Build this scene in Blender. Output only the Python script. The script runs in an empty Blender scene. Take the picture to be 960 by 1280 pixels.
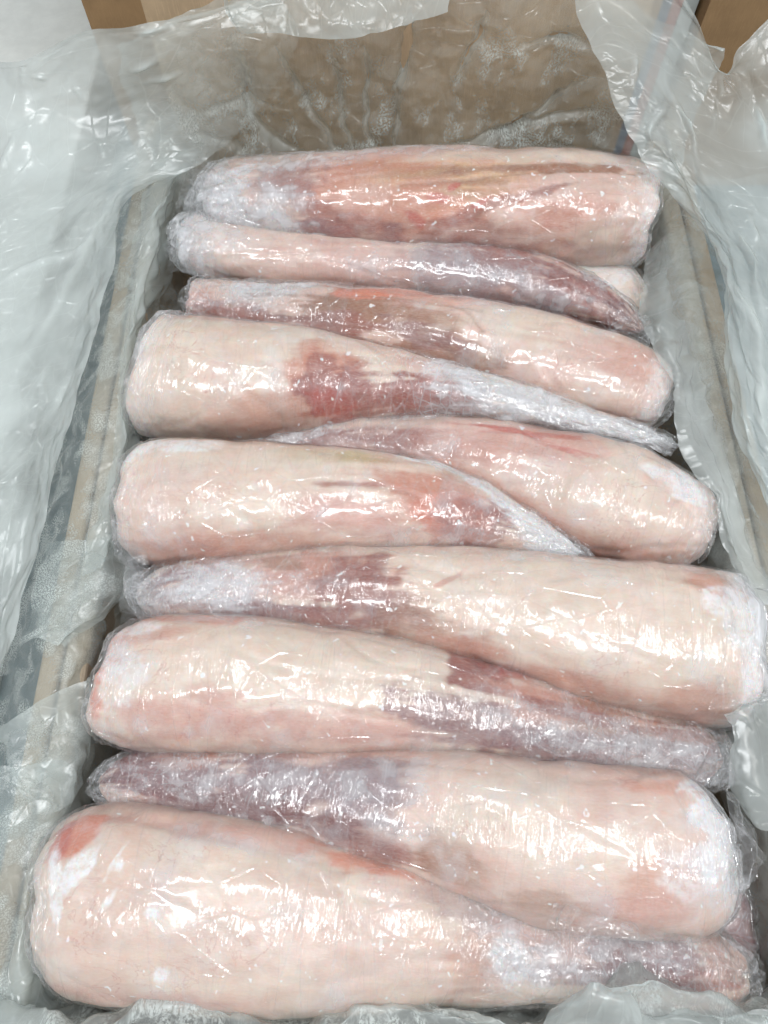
import bpy, math, random
import numpy as np
from mathutils import Vector

# ------------------------------------------------------------------ camera, light, exposure
S = bpy.context.scene
C = S.collection
PITCH = math.radians(65.4); FPX = 924.0; CAMH = 0.576
cam_d = bpy.data.cameras.new("camera"); cam = bpy.data.objects.new("camera", cam_d); C.objects.link(cam)
cam.location = (0, 0, CAMH); cam.rotation_euler = (math.radians(90) - PITCH, 0, 0)
cam_d.sensor_fit = 'VERTICAL'; cam_d.sensor_height = 36.0; cam_d.lens = 36.0 * FPX / 1280.0
cam_d.clip_start = 0.01; cam_d.clip_end = 50
S.camera = cam

W = bpy.data.worlds.new("World"); S.world = W; W.use_nodes = True
bg = W.node_tree.nodes["Background"]
bg.inputs[0].default_value = (0.93, 0.97, 1.0, 1); bg.inputs[1].default_value = 0.52

def area(name, loc, target, sx, sy, power, col):
    d = bpy.data.lights.new(name, 'AREA'); d.shape = 'RECTANGLE'; d.size = sx; d.size_y = sy
    d.energy = power; d.color = col
    o = bpy.data.objects.new(name, d); C.objects.link(o); o.location = loc
    o.rotation_euler = (Vector(target) - Vector(loc)).to_track_quat('-Z', 'Y').to_euler()
    return o
area("ceiling_tube_light", (-0.05, -0.30, 1.95), (0, 0.25, 0), 1.5, 0.09, 22, (0.95, 0.98, 1.0))
area("ceiling_tube_light", (0.10, 0.42, 2.05), (0, 0.25, 0), 1.5, 0.09, 12.5, (0.95, 0.98, 1.0))
area("ceiling_tube_light", (0.9, -0.2, 1.7), (0, 0.25, 0), 0.12, 1.2, 6, (1.0, 0.98, 0.95))

vs = S.view_settings
vs.view_transform = 'Standard'; vs.look = 'None'; vs.gamma = 1; vs.use_curve_mapping = False
vs.exposure = 0.0
cy = S.cycles
cy.max_bounces = 6; cy.diffuse_bounces = 2; cy.glossy_bounces = 2; cy.transmission_bounces = 3
cy.use_adaptive_sampling = True; cy.adaptive_threshold = 0.04; cy.adaptive_min_samples = 16
cy.transparent_max_bounces = 24; cy.sample_clamp_indirect = 4.0; cy.sample_clamp_direct = 0
cy.caustics_reflective = False; cy.caustics_refractive = False; cy.use_denoising = True

# ------------------------------------------------------------------ numeric helpers
CP, SP = math.cos(PITCH), math.sin(PITCH)
def pix(x, y, z):
    """photo position -> point at height z on the line of sight"""
    u = (x - 480) / FPX; v = (y - 640) / FPX
    fw = CP - v * SP; dn = SP + v * CP
    d = (CAMH - z) / dn
    return np.array([u * d, fw * d, z]), d, math.atan2(dn, fw)

_rng = np.random.RandomState(7)
_perm = np.tile(_rng.permutation(512), 3)
_ga = _rng.rand(512) * 2 * np.pi
_gx, _gy = np.cos(_ga), np.sin(_ga)
def perlin(x, y, seed=0):
    x = np.asarray(x, float) + seed * 17.31; y = np.asarray(y, float) + seed * 9.77
    xi = np.floor(x).astype(int); yi = np.floor(y).astype(int)
    xf, yf = x - xi, y - yi
    u = xf ** 3 * (xf * (xf * 6 - 15) + 10); v = yf ** 3 * (yf * (yf * 6 - 15) + 10)
    xi &= 511; yi &= 511
    def g(ix, iy, dx, dy):
        h = _perm[(_perm[ix & 511] + iy) & 511]
        return _gx[h] * dx + _gy[h] * dy
    a = g(xi, yi, xf, yf); b = g(xi + 1, yi, xf - 1, yf)
    c = g(xi, yi + 1, xf, yf - 1); d = g(xi + 1, yi + 1, xf - 1, yf - 1)
    return 1.5 * ((a + (b - a) * u) * (1 - v) + (c + (d - c) * u) * v)
def fbm(x, y, seed=0, o=4, g=0.5):
    t = 0; a = 1; f = 1
    for k in range(o):
        t = t + a * perlin(x * f, y * f, seed + k * 3); a *= g; f *= 2.03
    return t
def ridge(x, y, seed=0):
    return 1 - np.minimum(1, np.abs(perlin(x, y, seed)) * 2.2)
def sstep(a, b, x):
    t = np.clip((x - a) / (b - a), 0, 1); return t * t * (3 - 2 * t)
def lin(c):
    c = np.array(c[:3], float) / 255
    return np.where(c <= 0.04045, c / 12.92, ((c + 0.055) / 1.055) ** 2.4)

def catmull(P, n):
    """uniform Catmull-Rom along axis 0"""
    P = np.asarray(P, float); m = len(P)
    Q = np.concatenate([[2 * P[0] - P[1]], P, [2 * P[-1] - P[-2]]])
    t = np.linspace(0, m - 1, n); i = np.minimum(t.astype(int), m - 2); f = t - i
    f = f.reshape((-1,) + (1,) * (P.ndim - 1))
    a, b, c, d = Q[i], Q[i + 1], Q[i + 2], Q[i + 3]
    return 0.5 * (2 * b + (c - a) * f + (2 * a - 5 * b + 4 * c - d) * f ** 2 + (3 * b - a - 3 * c + d) * f ** 3)

# ------------------------------------------------------------------ object helpers
def link(o, parent=None):
    C.objects.link(o)
    if parent is not None: o.parent = parent
    return o
def tag(o, label=None, cat=None, group=None, kind=None):
    if label: o["label"] = label
    if cat: o["category"] = cat
    if group: o["group"] = group
    if kind: o["kind"] = kind
    return o
def empty(name, loc, label, cat, group=None):
    o = bpy.data.objects.new(name, None); o.location = loc; link(o); o.empty_display_size = 0.02
    return tag(o, label, cat, group)
def grid_mesh(name, V, uv=None, attrs=None, cols=None, wrap=False, smooth=True):
    """V: (n, m, 3) grid to a mesh; uv (n, m, 2); attrs {name: (n, m)}; cols {name: (n, m, 3)}"""
    n, m, _ = V.shape
    idx = np.arange(n * m).reshape(n, m)
    if wrap:
        nx = np.roll(idx, -1, axis=1)
        F = np.stack([idx[:-1], idx[1:], nx[1:], nx[:-1]], -1).reshape(-1, 4)
    else:
        F = np.stack([idx[:-1, :-1], idx[:-1, 1:], idx[1:, 1:], idx[1:, :-1]], -1).reshape(-1, 4)
    me = bpy.data.meshes.new(name)
    me.vertices.add(n * m); me.vertices.foreach_set("co", V.reshape(-1).astype(np.float32))
    me.loops.add(len(F) * 4); me.loops.foreach_set("vertex_index", F.reshape(-1).astype(np.int32))
    me.polygons.add(len(F))
    me.polygons.foreach_set("loop_start", np.arange(0, len(F) * 4, 4, dtype=np.int32))
    me.polygons.foreach_set("loop_total", np.full(len(F), 4, np.int32))
    me.update(calc_edges=True)
    me.polygons.foreach_set("use_smooth", np.full(len(F), smooth))
    if uv is not None:
        l = me.uv_layers.new(name="UVMap")
        l.data.foreach_set("uv", uv.reshape(-1, 2)[F.reshape(-1)].reshape(-1).astype(np.float32))
    for k, a in (attrs or {}).items():
        me.attributes.new(k, 'FLOAT', 'POINT').data.foreach_set("value", np.clip(a, 0, 1).reshape(-1).astype(np.float32))
    for k, a in (cols or {}).items():
        rgba = np.ones((n * m, 4), np.float32); rgba[:, :3] = a.reshape(-1, 3)
        me.attributes.new(k, 'FLOAT_COLOR', 'POINT').data.foreach_set("color", rgba.reshape(-1))
    me.validate()
    return me
def box_mesh(name, lo, hi, bevel=0.0):
    import bmesh
    bm = bmesh.new(); bmesh.ops.create_cube(bm, size=1)
    for v in bm.verts:
        v.co = Vector([(lo[k] + hi[k]) / 2 + v.co[k] * (hi[k] - lo[k]) for k in range(3)])
    if bevel: bmesh.ops.bevel(bm, geom=bm.edges[:], offset=bevel, segments=3, affect='EDGES', profile=0.5)
    me = bpy.data.meshes.new(name); bm.to_mesh(me); bm.free()
    return me
def obj(name, me, mat, parent=None):
    o = bpy.data.objects.new(name, me); me.materials.append(mat)
    return link(o, parent)

# ------------------------------------------------------------------ materials
class NT:
    def __init__(s, name):
        s.m = bpy.data.materials.new(name); s.m.use_nodes = True
        s.t = s.m.node_tree; s.t.nodes.clear()
        s.out = s.n('ShaderNodeOutputMaterial')
    def n(s, kind, **kw):
        x = s.t.nodes.new(kind)
        for k, v in kw.items():
            if hasattr(x, k): setattr(x, k, v)
            else: s.set(x, k, v)
        return x
    def set(s, node, key, v):
        i = node.inputs[key]
        if isinstance(v, bpy.types.NodeSocket): s.t.links.new(v, i)
        else: i.default_value = v
    def noise(s, vec, scale, detail=4, rough=0.55, dist=0.0):
        x = s.n('ShaderNodeTexNoise'); s.set(x, 'Vector', vec); s.set(x, 'Scale', scale)
        s.set(x, 'Detail', detail); s.set(x, 'Roughness', rough); s.set(x, 'Distortion', dist); return x.outputs[0]
    def map(s, vec, scale=(1, 1, 1), rot=(0, 0, 0), loc=(0, 0, 0)):
        x = s.n('ShaderNodeMapping'); s.set(x, 'Vector', vec); s.set(x, 'Scale', scale); s.set(x, 'Rotation', rot); s.set(x, 'Location', loc)
        return x.outputs[0]
    def math(s, op, a, b=0.0, c=0.0, clamp=False):
        x = s.n('ShaderNodeMath'); x.operation = op; x.use_clamp = clamp
        for k, v in enumerate((a, b, c)): s.set(x, k, v)
        return x.outputs[0]
    def rng(s, v, a, b, c=0.0, d=1.0, smooth=True):
        x = s.n('ShaderNodeMapRange'); x.interpolation_type = 'SMOOTHSTEP' if smooth else 'LINEAR'
        for k, q in zip(('Value', 'From Min', 'From Max', 'To Min', 'To Max'), (v, a, b, c, d)): s.set(x, k, q)
        return x.outputs[0]
    def mix(s, f, a, b, mode='MIX'):
        x = s.n('ShaderNodeMix'); x.data_type = 'RGBA'; x.blend_type = mode
        s.set(x, 0, f); s.set(x, 6, a); s.set(x, 7, b); return x.outputs[2]
    def attr(s, name, col=False):
        x = s.n('ShaderNodeAttribute'); x.attribute_name = name
        return x.outputs['Color' if col else 'Fac']
    def bump(s, h, strength, dist, normal=None):
        x = s.n('ShaderNodeBump'); s.set(x, 'Height', h); s.set(x, 'Strength', strength); s.set(x, 'Distance', dist)
        if normal is not None: s.set(x, 'Normal', normal)
        return x.outputs[0]
    def mixsh(s, f, a, b):
        x = s.n('ShaderNodeMixShader'); s.set(x, 0, f); s.set(x, 1, a); s.set(x, 2, b); return x.outputs[0]
    def film_fresnel(s, ior):
        g = s.n('ShaderNodeNewGeometry').outputs['Backfacing']
        f = s.n('ShaderNodeFresnel'); s.set(f, 'IOR', s.rng(g, 0, 1, ior, 1 / ior, False)); return f
    def crease(s, uv, scale, rot, width, dist, gate):
        """straight crumple creases: edges of stretched cells"""
        v = s.n('ShaderNodeTexVoronoi'); v.voronoi_dimensions = '2D'; v.feature = 'DISTANCE_TO_EDGE'
        s.set(v, 'Vector', s.map(uv, scale, (0, 0, rot))); s.set(v, 'Scale', 1.0); s.set(v, 'Randomness', 1.0)
        l = s.rng(v.outputs['Distance'], 0.0, width, 1, 0, False)
        return s.math('MULTIPLY', l, gate)
    def uvnoise(s, vec, detail, rough, dist):
        x = s.n('ShaderNodeTexNoise'); x.noise_dimensions = '2D'; s.set(x, 'Vector', vec); s.set(x, 'Scale', 1.0)
        s.set(x, 'Detail', detail); s.set(x, 'Roughness', rough); s.set(x, 'Distortion', dist); return x.outputs[0]
    def done(s, sh):
        s.t.links.new(sh, s.out.inputs[0]); return s.m

def mat_flesh():
    T = NT("fish_flesh")
    uv = T.n('ShaderNodeUVMap').outputs[0]
    ob = T.n('ShaderNodeTexCoord').outputs['Object']
    col = T.attr("Col", True); frost = T.attr("frost")
    mott = T.noise(T.map(ob, (1, 1.6, 1.6)), 55, 6, 0.62)
    fine = T.noise(T.map(uv, (260, 900, 1)), 1.0, 4, 0.6)
    c = T.mix(T.rng(mott, 0.3, 0.72, 0, 0.34), col, T.mix(1.0, col, (0.90, 0.66, 0.60, 1), 'MULTIPLY'))
    c = T.mix(T.rng(T.noise(ob, 30, 5, .6, .6), 0.5, 0.75, 0, 0.45), c, T.mix(0.45, col, (0.86, 0.80, 0.72, 1)))
    vein = T.noise(T.map(ob, (1, 1.3, 1.3)), 26, 5, 0.6, 1.2)
    vein = T.math('ABSOLUTE', T.math('SUBTRACT', vein, 0.5))
    vmask = T.math('MULTIPLY', T.rng(vein, 0.0, 0.012, 1, 0), T.rng(T.noise(ob, 14, 2), 0.5, 0.62, 0, 0.45))
    c = T.mix(vmask, c, (0.42, 0.13, 0.11, 1))
    c = T.mix(T.rng(fine, 0.42, 0.7, 0, 0.15), c, (0.84, 0.76, 0.70, 1))
    fr = T.math('MULTIPLY', frost, T.rng(T.noise(ob, 170, 6, 0.7), 0.32, 0.58, 0.25, 0.95), clamp=True)
    flake = T.rng(T.noise(ob, 150, 2, 0.4, 0.4), 0.70, 0.74, 0, 0.8)
    fr = T.math('MAXIMUM', fr, flake)
    c = T.mix(fr, c, (0.83, 0.83, 0.84, 1))
    p = T.n('ShaderNodeBsdfPrincipled')
    T.set(p, 'Base Color', c); T.set(p, 'Roughness', T.math('ADD', 0.38, T.math('MULTIPLY', fr, 0.25)))
    T.set(p, 'Subsurface Weight', 0.5); T.set(p, 'Subsurface Radius', (1.0, 0.45, 0.3)); T.set(p, 'Subsurface Scale', 0.009)
    T.set(p, 'Specular IOR Level', 0.45)
    h = T.math('ADD', T.math('MULTIPLY', mott, 0.8), T.math('MULTIPLY', fine, 0.25))
    T.set(p, 'Normal', T.bump(h, 0.2, 0.003))
    return T.done(p.outputs[0])

def mat_wrap():
    """thin clear cling film: fine taut wrinkles in patches, sharp creases, cloudy where it stands off the fish"""
    T = NT("cling_film")
    uv = T.n('ShaderNodeUVMap').outputs[0]
    cloud = T.attr("cloud"); slack = T.attr("slack"); gate = T.attr("gate"); sel = T.attr("sel")
    w1 = T.uvnoise(T.map(uv, (330, 42, 1), (0, 0, 0.22)), 2, 0.6, 0.4)
    w2 = T.uvnoise(T.map(uv, (210, 60, 1), (0, 0, -0.75)), 2, 0.6, 0.6)
    def rdg(x): return T.math('SUBTRACT', 1.0, T.math('MULTIPLY', T.math('ABSOLUTE', T.math('SUBTRACT', x, 0.5)), 6.0), clamp=True)
    fine_ = T.math('ADD', T.math('MULTIPLY', rdg(w1), sel), T.math('MULTIPLY', rdg(w2), T.math('SUBTRACT', 1.0, sel)))
    fine_ = T.math('MULTIPLY', fine_, gate)
    k1 = T.crease(uv, (60, 18, 1), 0.4, 0.05, 0, sel); k2 = T.crease(uv, (24, 62, 1), -0.4, 0.05, 0, T.math('SUBTRACT', 1.0, sel)); k3 = T.crease(uv, (120, 34, 1), 0.8, 0.09, 0, T.math('MAXIMUM', gate, slack))
    cre = T.math('MAXIMUM', T.math('MAXIMUM', k1, k2), k3)
    h = T.math('ADD', T.math('MULTIPLY', fine_, 0.75), T.math('MULTIPLY', cre, T.math('ADD', 0.35, T.math('MULTIPLY', slack, 1.1))))
    nrm = T.bump(h, 1.0, 0.0011)
    gl = T.n('ShaderNodeBsdfGlossy'); T.set(gl, 'Color', (1, 1, 1, 1)); T.set(gl, 'Roughness', 0.12); T.set(gl, 'Normal', nrm)
    fr = T.film_fresnel(1.5)
    tr = T.n('ShaderNodeBsdfTransparent'); T.set(tr, 'Color', (0.99, 0.99, 0.99, 1))
    df = T.n('ShaderNodeBsdfDiffuse'); T.set(df, 'Color', (0.88, 0.89, 0.92, 1))
    ts = T.n('ShaderNodeBsdfTranslucent'); T.set(ts, 'Color', (0.88, 0.89, 0.92, 1))
    milk = T.mixsh(0.35, df.outputs[0], ts.outputs[0])
    a = T.math('ADD', 0.012, T.math('ADD', T.math('MULTIPLY', cre, T.math('MULTIPLY', T.math('ADD', slack, 0.25), 0.22)), T.math('MULTIPLY', fine_, 0.08)))
    a = T.math('ADD', a, cloud, clamp=True)
    sh = T.mixsh(a, tr.outputs[0], milk)
    sh = T.mixsh(T.math('MINIMUM', T.math('MULTIPLY', fr.outputs[0], 1.35), 0.45), sh, gl.outputs[0])
    return T.done(sh)

def mat_liner():
    """milky polythene bag; milk = how cloudy / how many layers, wet = beads of water, ice = frost on it"""
    T = NT("polythene_liner")
    uv = T.n('ShaderNodeUVMap').outputs[0]
    milk = T.attr("milk"); wet = T.attr("wet"); ice = T.attr("ice"); gate = T.attr("gate"); sel = T.attr("sel")
    k1 = T.crease(uv, (46, 13, 1), 0.5, 0.035, 0, sel); k2 = T.crease(uv, (17, 56, 1), -0.4, 0.035, 0, T.math('SUBTRACT', 1.0, sel)); k3 = T.crease(uv, (110, 56, 1), 1.0, 0.08, 0, gate)
    cre = T.math('MAXIMUM', T.math('MAXIMUM', k1, k2), T.math('MULTIPLY', k3, 0.6))
    vo = T.n('ShaderNodeTexVoronoi'); vo.voronoi_dimensions = '2D'; T.set(vo, 'Vector', uv); T.set(vo, 'Scale', 760.0)
    drop = T.math('MULTIPLY', T.rng(vo.outputs['Distance'], 0.22, 0.5, 1, 0), wet)
    icem = T.math('MULTIPLY', ice, T.rng(T.uvnoise(T.map(uv, (520, 420, 1)), 3, 0.7, 0.0), 0.36, 0.62))
    h = T.math('ADD', T.math('MULTIPLY', cre, 0.62), T.math('ADD', T.math('MULTIPLY', drop, 0.5), T.math('MULTIPLY', icem, 0.8)))
    nrm = T.bump(h, 1.0, 0.0013)
    gl = T.n('ShaderNodeBsdfGlossy'); T.set(gl, 'Color', (1, 1, 1, 1)); T.set(gl, 'Roughness', 0.22); T.set(gl, 'Normal', nrm)
    fr = T.film_fresnel(1.5)
    tr = T.n('ShaderNodeBsdfTransparent'); T.set(tr, 'Color', (0.97, 0.985, 0.985, 1))
    df = T.n('ShaderNodeBsdfDiffuse'); T.set(df, 'Color', (0.80, 0.86, 0.845, 1))
    ts = T.n('ShaderNodeBsdfTranslucent'); T.set(ts, 'Color', (0.80, 0.86, 0.845, 1))
    body = T.mixsh(0.5, df.outputs[0], ts.outputs[0])
    a = T.math('ADD', milk, T.math('MULTIPLY', cre, 0.055))
    a = T.math('ADD', a, T.math('MULTIPLY', drop, 0.5))
    a = T.math('ADD', a, T.math('MULTIPLY', wet, 0.2))
    a = T.math('ADD', a, T.math('MULTIPLY', icem, 0.85), clamp=True)
    sh = T.mixsh(a, tr.outputs[0], body)
    sh = T.mixsh(T.math('MINIMUM', T.math('MULTIPLY', fr.outputs[0], 1.0), 0.5), sh, gl.outputs[0])
    return T.done(sh)

def mat_card(name, base, flute=0.0):
    T = NT(name)
    ob = T.n('ShaderNodeTexCoord').outputs['Object']
    n = T.noise(ob, 35, 6, 0.65); f = T.noise(T.map(ob, (900, 900, 60)), 1.0, 3, 0.6)
    c = T.mix(T.rng(n, 0.3, 0.7, 0, 1), tuple(base) + (1,), tuple(b * 0.82 for b in base) + (1,))
    c = T.mix(T.rng(f, 0.45, 0.75, 0, 0.35), c, tuple(min(1, b * 1.3) for b in base) + (1,))
    p = T.n('ShaderNodeBsdfPrincipled'); T.set(p, 'Base Color', c); T.set(p, 'Roughness', 0.8); T.set(p, 'Specular IOR Level', 0.25)
    T.set(p, 'Normal', T.bump(T.math('ADD', n, f), 0.15, 0.001))
    return T.done(p.outputs[0])
def mat_plain(name, base, rough=0.6, metal=0.0, var=0.08, scale=25):
    T = NT(name)
    ob = T.n('ShaderNodeTexCoord').outputs['Object']
    n = T.noise(ob, scale, 6, 0.65)
    c = T.mix(T.rng(n, 0.3, 0.7), tuple(b * (1 - var) for b in base) + (1,), tuple(min(1, b * (1 + var)) for b in base) + (1,))
    p = T.n('ShaderNodeBsdfPrincipled'); T.set(p, 'Base Color', c); T.set(p, 'Roughness', rough); T.set(p, 'Metallic', metal)
    T.set(p, 'Normal', T.bump(n, 0.12, 0.004))
    return T.done(p.outputs[0])
M_flesh, M_wrap, M_liner = mat_flesh(), mat_wrap(), mat_liner()
M_card = mat_card("cardboard", (0.42, 0.34, 0.25))
M_card_in = mat_card("cardboard_inside", (0.52, 0.375, 0.24))
M_card_brown = mat_card("cardboard_brown", (0.36, 0.225, 0.115))
M_steel = mat_plain("grey_table", (0.15, 0.21, 0.23), 0.45, 0.0)
M_white = mat_plain("white_wall_paint", (0.66, 0.68, 0.65), 0.7, 0.0, 0.05, 40)
M_red = mat_plain("red_print", (0.38, 0.10, 0.075), 0.5)
M_blue = mat_plain("blue_print", (0.10, 0.14, 0.22), 0.5)
M_pale = mat_plain("pale_print", (0.50, 0.54, 0.53), 0.5)
M_crack = mat_plain("dark_mark", (0.12, 0.11, 0.10), 0.8)

# ------------------------------------------------------------------ setting and boxes
tb = obj("table", box_mesh("table", (-0.9, -0.6, -0.26), (0.9, 1.6, -0.205), 0.004), M_steel); tag(tb, kind="structure")
wl = obj("white_ledge", box_mesh("white_ledge", (-1.2, -0.6, -0.203), (-0.40, 2.2, -0.10), 0.004), M_white); tag(wl, kind="structure")  # pale wall rebuilt as an added flat ledge, shaped to catch the lamp light

bx = empty("cardboard_box", (0.03, 0.32, -0.2), "open cardboard box holding the wrapped fish tails", "box")
def child_box(name, lo, hi, mat, parent, bevel=0.0):
    off = Vector(parent.location)
    me = box_mesh(name, Vector(lo) - off, Vector(hi) - off, bevel)
    return obj(name, me, mat, parent)
child_box("base_panel", (-0.264, -0.125, -0.2), (0.334, 0.757, -0.194), M_card_in, bx)
child_box("side_wall", (-0.272, -0.13, -0.2), (-0.2565, 0.76, -0.004), M_card, bx, 0.004)
child_box("inner_flap", (-0.2555, -0.10, -0.19), (-0.236, 0.73, -0.007), M_card, bx, 0.005)
child_box("side_wall", (0.3195, -0.13, -0.2), (0.336, 0.76, -0.004), M_card, bx, 0.004)
child_box("inner_flap", (0.298, -0.10, -0.19), (0.3185, 0.73, -0.007), M_card, bx, 0.005)
child_box("end_wall", (-0.235, -0.130, -0.2), (0.297, -0.106, 0.0), M_card, bx, 0.005)
child_box("end_wall", (-0.232, 0.735, -0.194), (0.258, 0.745, 0.155), M_card_in, bx, 0.002)

def carton(name, lo, hi, label, mat):
    root = empty(name, ((lo[0] + hi[0]) / 2, lo[1], lo[2]), label, "box")
    child_box("front_panel", lo, (hi[0], lo[1] + 0.006, hi[2]), mat, root, 0.001)
    child_box("body", (lo[0] + 0.001, lo[1] + 0.0065, lo[2]), (hi[0] - 0.001, hi[1], hi[2] - 0.002), mat, root, 0.002)
    return root
carton("carton", (-0.345, 0.88, -0.204), (0.318, 1.25, 0.32), "brown closed carton standing behind the fish box on the left", M_card_brown)
carton("carton", (0.372, 0.88, -0.204), (0.80, 1.25, 0.32), "brown closed carton at the back right beyond the liner corner", M_card_brown)
pc = empty("printed_carton", (0.345, 0.9, -0.204), "narrow edge of a red and blue printed carton between two brown cartons", "box")
child_box("body", (0.321, 0.905, -0.204), (0.369, 1.2, 0.3), M_pale, pc)
child_box("blue_stripe", (0.322, 0.902, -0.2), (0.337, 0.9045, 0.3), M_blue, pc)
child_box("red_stripe", (0.3375, 0.902, -0.2), (0.350, 0.9045, 0.3), M_red, pc)
child_box("pale_stripe", (0.3505, 0.902, -0.2), (0.368, 0.9045, 0.3), M_pale, pc)

# ------------------------------------------------------------------ polythene liner
LN = empty("plastic_liner", (0.03, 0.32, -0.19), "crumpled milky polythene bag lining the cardboard box", "plastic bag")
off = np.array(LN.location)
def sheet(name, ctrl, nu, nv, seed, amp=(0.006, 0.003), freq=(14, 40), aniso=(1.0, 1.0), rot=0.4, stretch=1.0, mat=None, parent=None, rough=0.45, pleats=(), psc=(1, 1, 1)):
    """ctrl rows of points (x, y, z, milk, wet, ice) in metres"""
    G = np.array(ctrl, float)
    G = catmull(G, nu); G = np.swapaxes(catmull(np.swapaxes(G, 0, 1), nv), 0, 1)
    P = G[..., :3]
    du = np.gradient(P, axis=0); dv = np.gradient(P, axis=1)
    a = np.cumsum(np.linalg.norm(du, axis=-1), axis=0); b = np.cumsum(np.linalg.norm(dv, axis=-1), axis=1)
    a = a.mean(axis=1, keepdims=True) * np.ones_like(a); b = b.mean(axis=0, keepdims=True) * np.ones_like(b)
    n = np.cross(du, dv); n /= np.maximum(1e-9, np.linalg.norm(n, axis=-1, keepdims=True))
    cr, sr = math.cos(rot), math.sin(rot)
    p = (a * cr + b * sr) * aniso[0]; q = (-a * sr + b * cr) * aniso[1]
    wx = 0.5 * perlin(p * 9, q * 9, seed); wy = 0.5 * perlin(p * 9 + 31, q * 9, seed + 1)
    big = perlin(p * freq[0] * .7 + wx, q * freq[0] * .7 + wy, seed + 2)
    def crease(u, v, k, w): return np.maximum(0, 1 - np.abs(perlin(u, v, k)) / w) ** 1.4
    rs_ = np.random.RandomState(seed); med = 0; med2 = 0; sml = 0
    def tri(x): return np.abs(2 * (x - np.floor(x)) - 1) - 0.5
    for k_ in range(7):
        th = rs_.rand() * math.pi; lam = (0.085, 0.06, 0.05, 0.036, 0.028, 0.022, 0.017)[k_] * (1.0, 0.8)[k_ % 2]
        ph_ = (p * math.cos(th) + q * math.sin(th)) / lam + rs_.rand() + 0.35 * perlin(p * 6, q * 6, seed + 30 + k_)
        gt = sstep(0.0, 0.45, perlin(p * (7 + 2 * k_), q * (7 + 2 * k_), seed + 50 + k_))
        w_ = tri(ph_) * gt * lam / 0.05
        if k_ < 3: med = med + w_
        else: med2 = med2 + w_
        if k_ > 4: sml = sml + w_
    hgt = 0.5 * amp[0] * big + amp[1] * 1.3 * (med + (0.5 + rough) * med2)
    plm = 0; psc = np.array(psc)
    for (pl, pw, ph) in pleats:
        W_ = catmull(np.array(pl, float), 8 * len(pl)); dm = np.full(a.shape, 9.0); tp = np.zeros(a.shape)
        for i_, (p0, p1) in enumerate(zip(W_[:-1], W_[1:])):
            e = p1 - p0; t_ = np.clip(((P - p0) @ e) / (e @ e), 0, 1)
            dd = np.linalg.norm((P - p0 - t_[..., None] * e) * psc, axis=-1) + 0.0012 * np.abs(sml); k_ = dd < dm
            tp = np.where(k_, (i_ + t_) / (len(W_) - 1), tp); dm = np.minimum(dm, dd)
        k_ = np.maximum(0, 1 - dm / pw) ** 1.5 * (0.25 + 0.75 * np.sin(np.pi * tp.clip(0.02, 1)) ** 0.7)
        hgt = hgt + ph * k_; plm = np.maximum(plm, k_)
    G[..., 3] = np.clip(G[..., 3] + 0.5 * plm, 0, 1)
    V = P + n * hgt[..., None]
    jag = 0.006 * fbm(a * 24, b * 24, seed + 20, 3)
    V = V + np.stack([jag, np.roll(jag, 7, 0), 0 * jag], -1) * stretch
    ia = np.linspace(0, 1, nu)[:, None]; ib = np.linspace(0, 1, nv)[None]
    fade = sstep(0.02, 0.35, np.minimum(np.minimum(ia, 1 - ia), np.minimum(ib, 1 - ib)) + 0.10 * fbm(a * 60, b * 60, seed + 60, 3)) * (0.65 + 0.6 * fbm(a * 45, b * 45, seed + 61, 3)).clip(0, 1)
    at = {"milk": (G[..., 3] * (0.84 + 0.30 * fbm(a * 14, b * 14, seed + 80, 4))).clip(0, 1), "wet": G[..., 4] * sstep(-0.35, 0.6, fbm(a * 30, b * 34, seed + 81, 6, 0.62)), "ice": G[..., 5] * sstep(-0.1, 0.75, fbm(a * 34, b * 20, seed + 82, 6, 0.66)),
          "gate": sstep(-0.05, 0.35, perlin(a * 12, b * 12, seed + 83)), "sel": sstep(-0.3, 0.3, perlin(a * 9, b * 9, seed + 84))} if mat is None else film_attrs(a, b, seed, G[..., 3] * fade, np.full(V.shape[:2], 0.5))
    me = grid_mesh(name, V - np.array((parent or LN).location), np.stack([a + seed * .13, b], -1), at)
    return obj(name, me, mat or M_liner, parent or LN)
def pt(x, y, z, milk=0.5, wet=0.0, ice=0.0):
    return list(pix(x, y, z)[0]) + [milk, wet, ice]

def film_attrs(a, b, seed, cloud, slack):
    gate = sstep(-0.15, 0.4, fbm(a * 30 + b * 8, b * 30, seed + 90, 2)); gate = np.maximum(gate * (0.55 + 0.45 * slack), slack * 0.5)
    patch = sstep(-0.3, 0.5, fbm(a * 60, b * 60, seed + 92, 4))
    return {"cloud": cloud * (0.25 + 0.6 * patch), "slack": slack, "gate": gate, "sel": sstep(-0.2, 0.2, perlin(a * 16, b * 16, seed + 91))}
# ------------------------------------------------------------------ fish tails
PAL = dict(cream=(235, 221, 208), pale=(231, 211, 201), pink=(216, 177, 167), salmon=(205, 153, 136), red=(152, 92, 84),
           deep=(112, 52, 50), mauve=(138, 98, 102), grey=(158, 134, 138), orange=(206, 152, 116), yellow=(222, 190, 152), olive=(196, 182, 144),
           white=(238, 236, 236), coral=(220, 150, 130), brown=(164, 124, 104), blood=(190, 84, 76))
def tone(v):
    c = lin(v) * 0.83; l = c.mean(); return np.clip(l + (c - l) * 1.15, 0.01, 0.95)
PAL = {k: tone(v) for k, v in PAL.items()}

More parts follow.
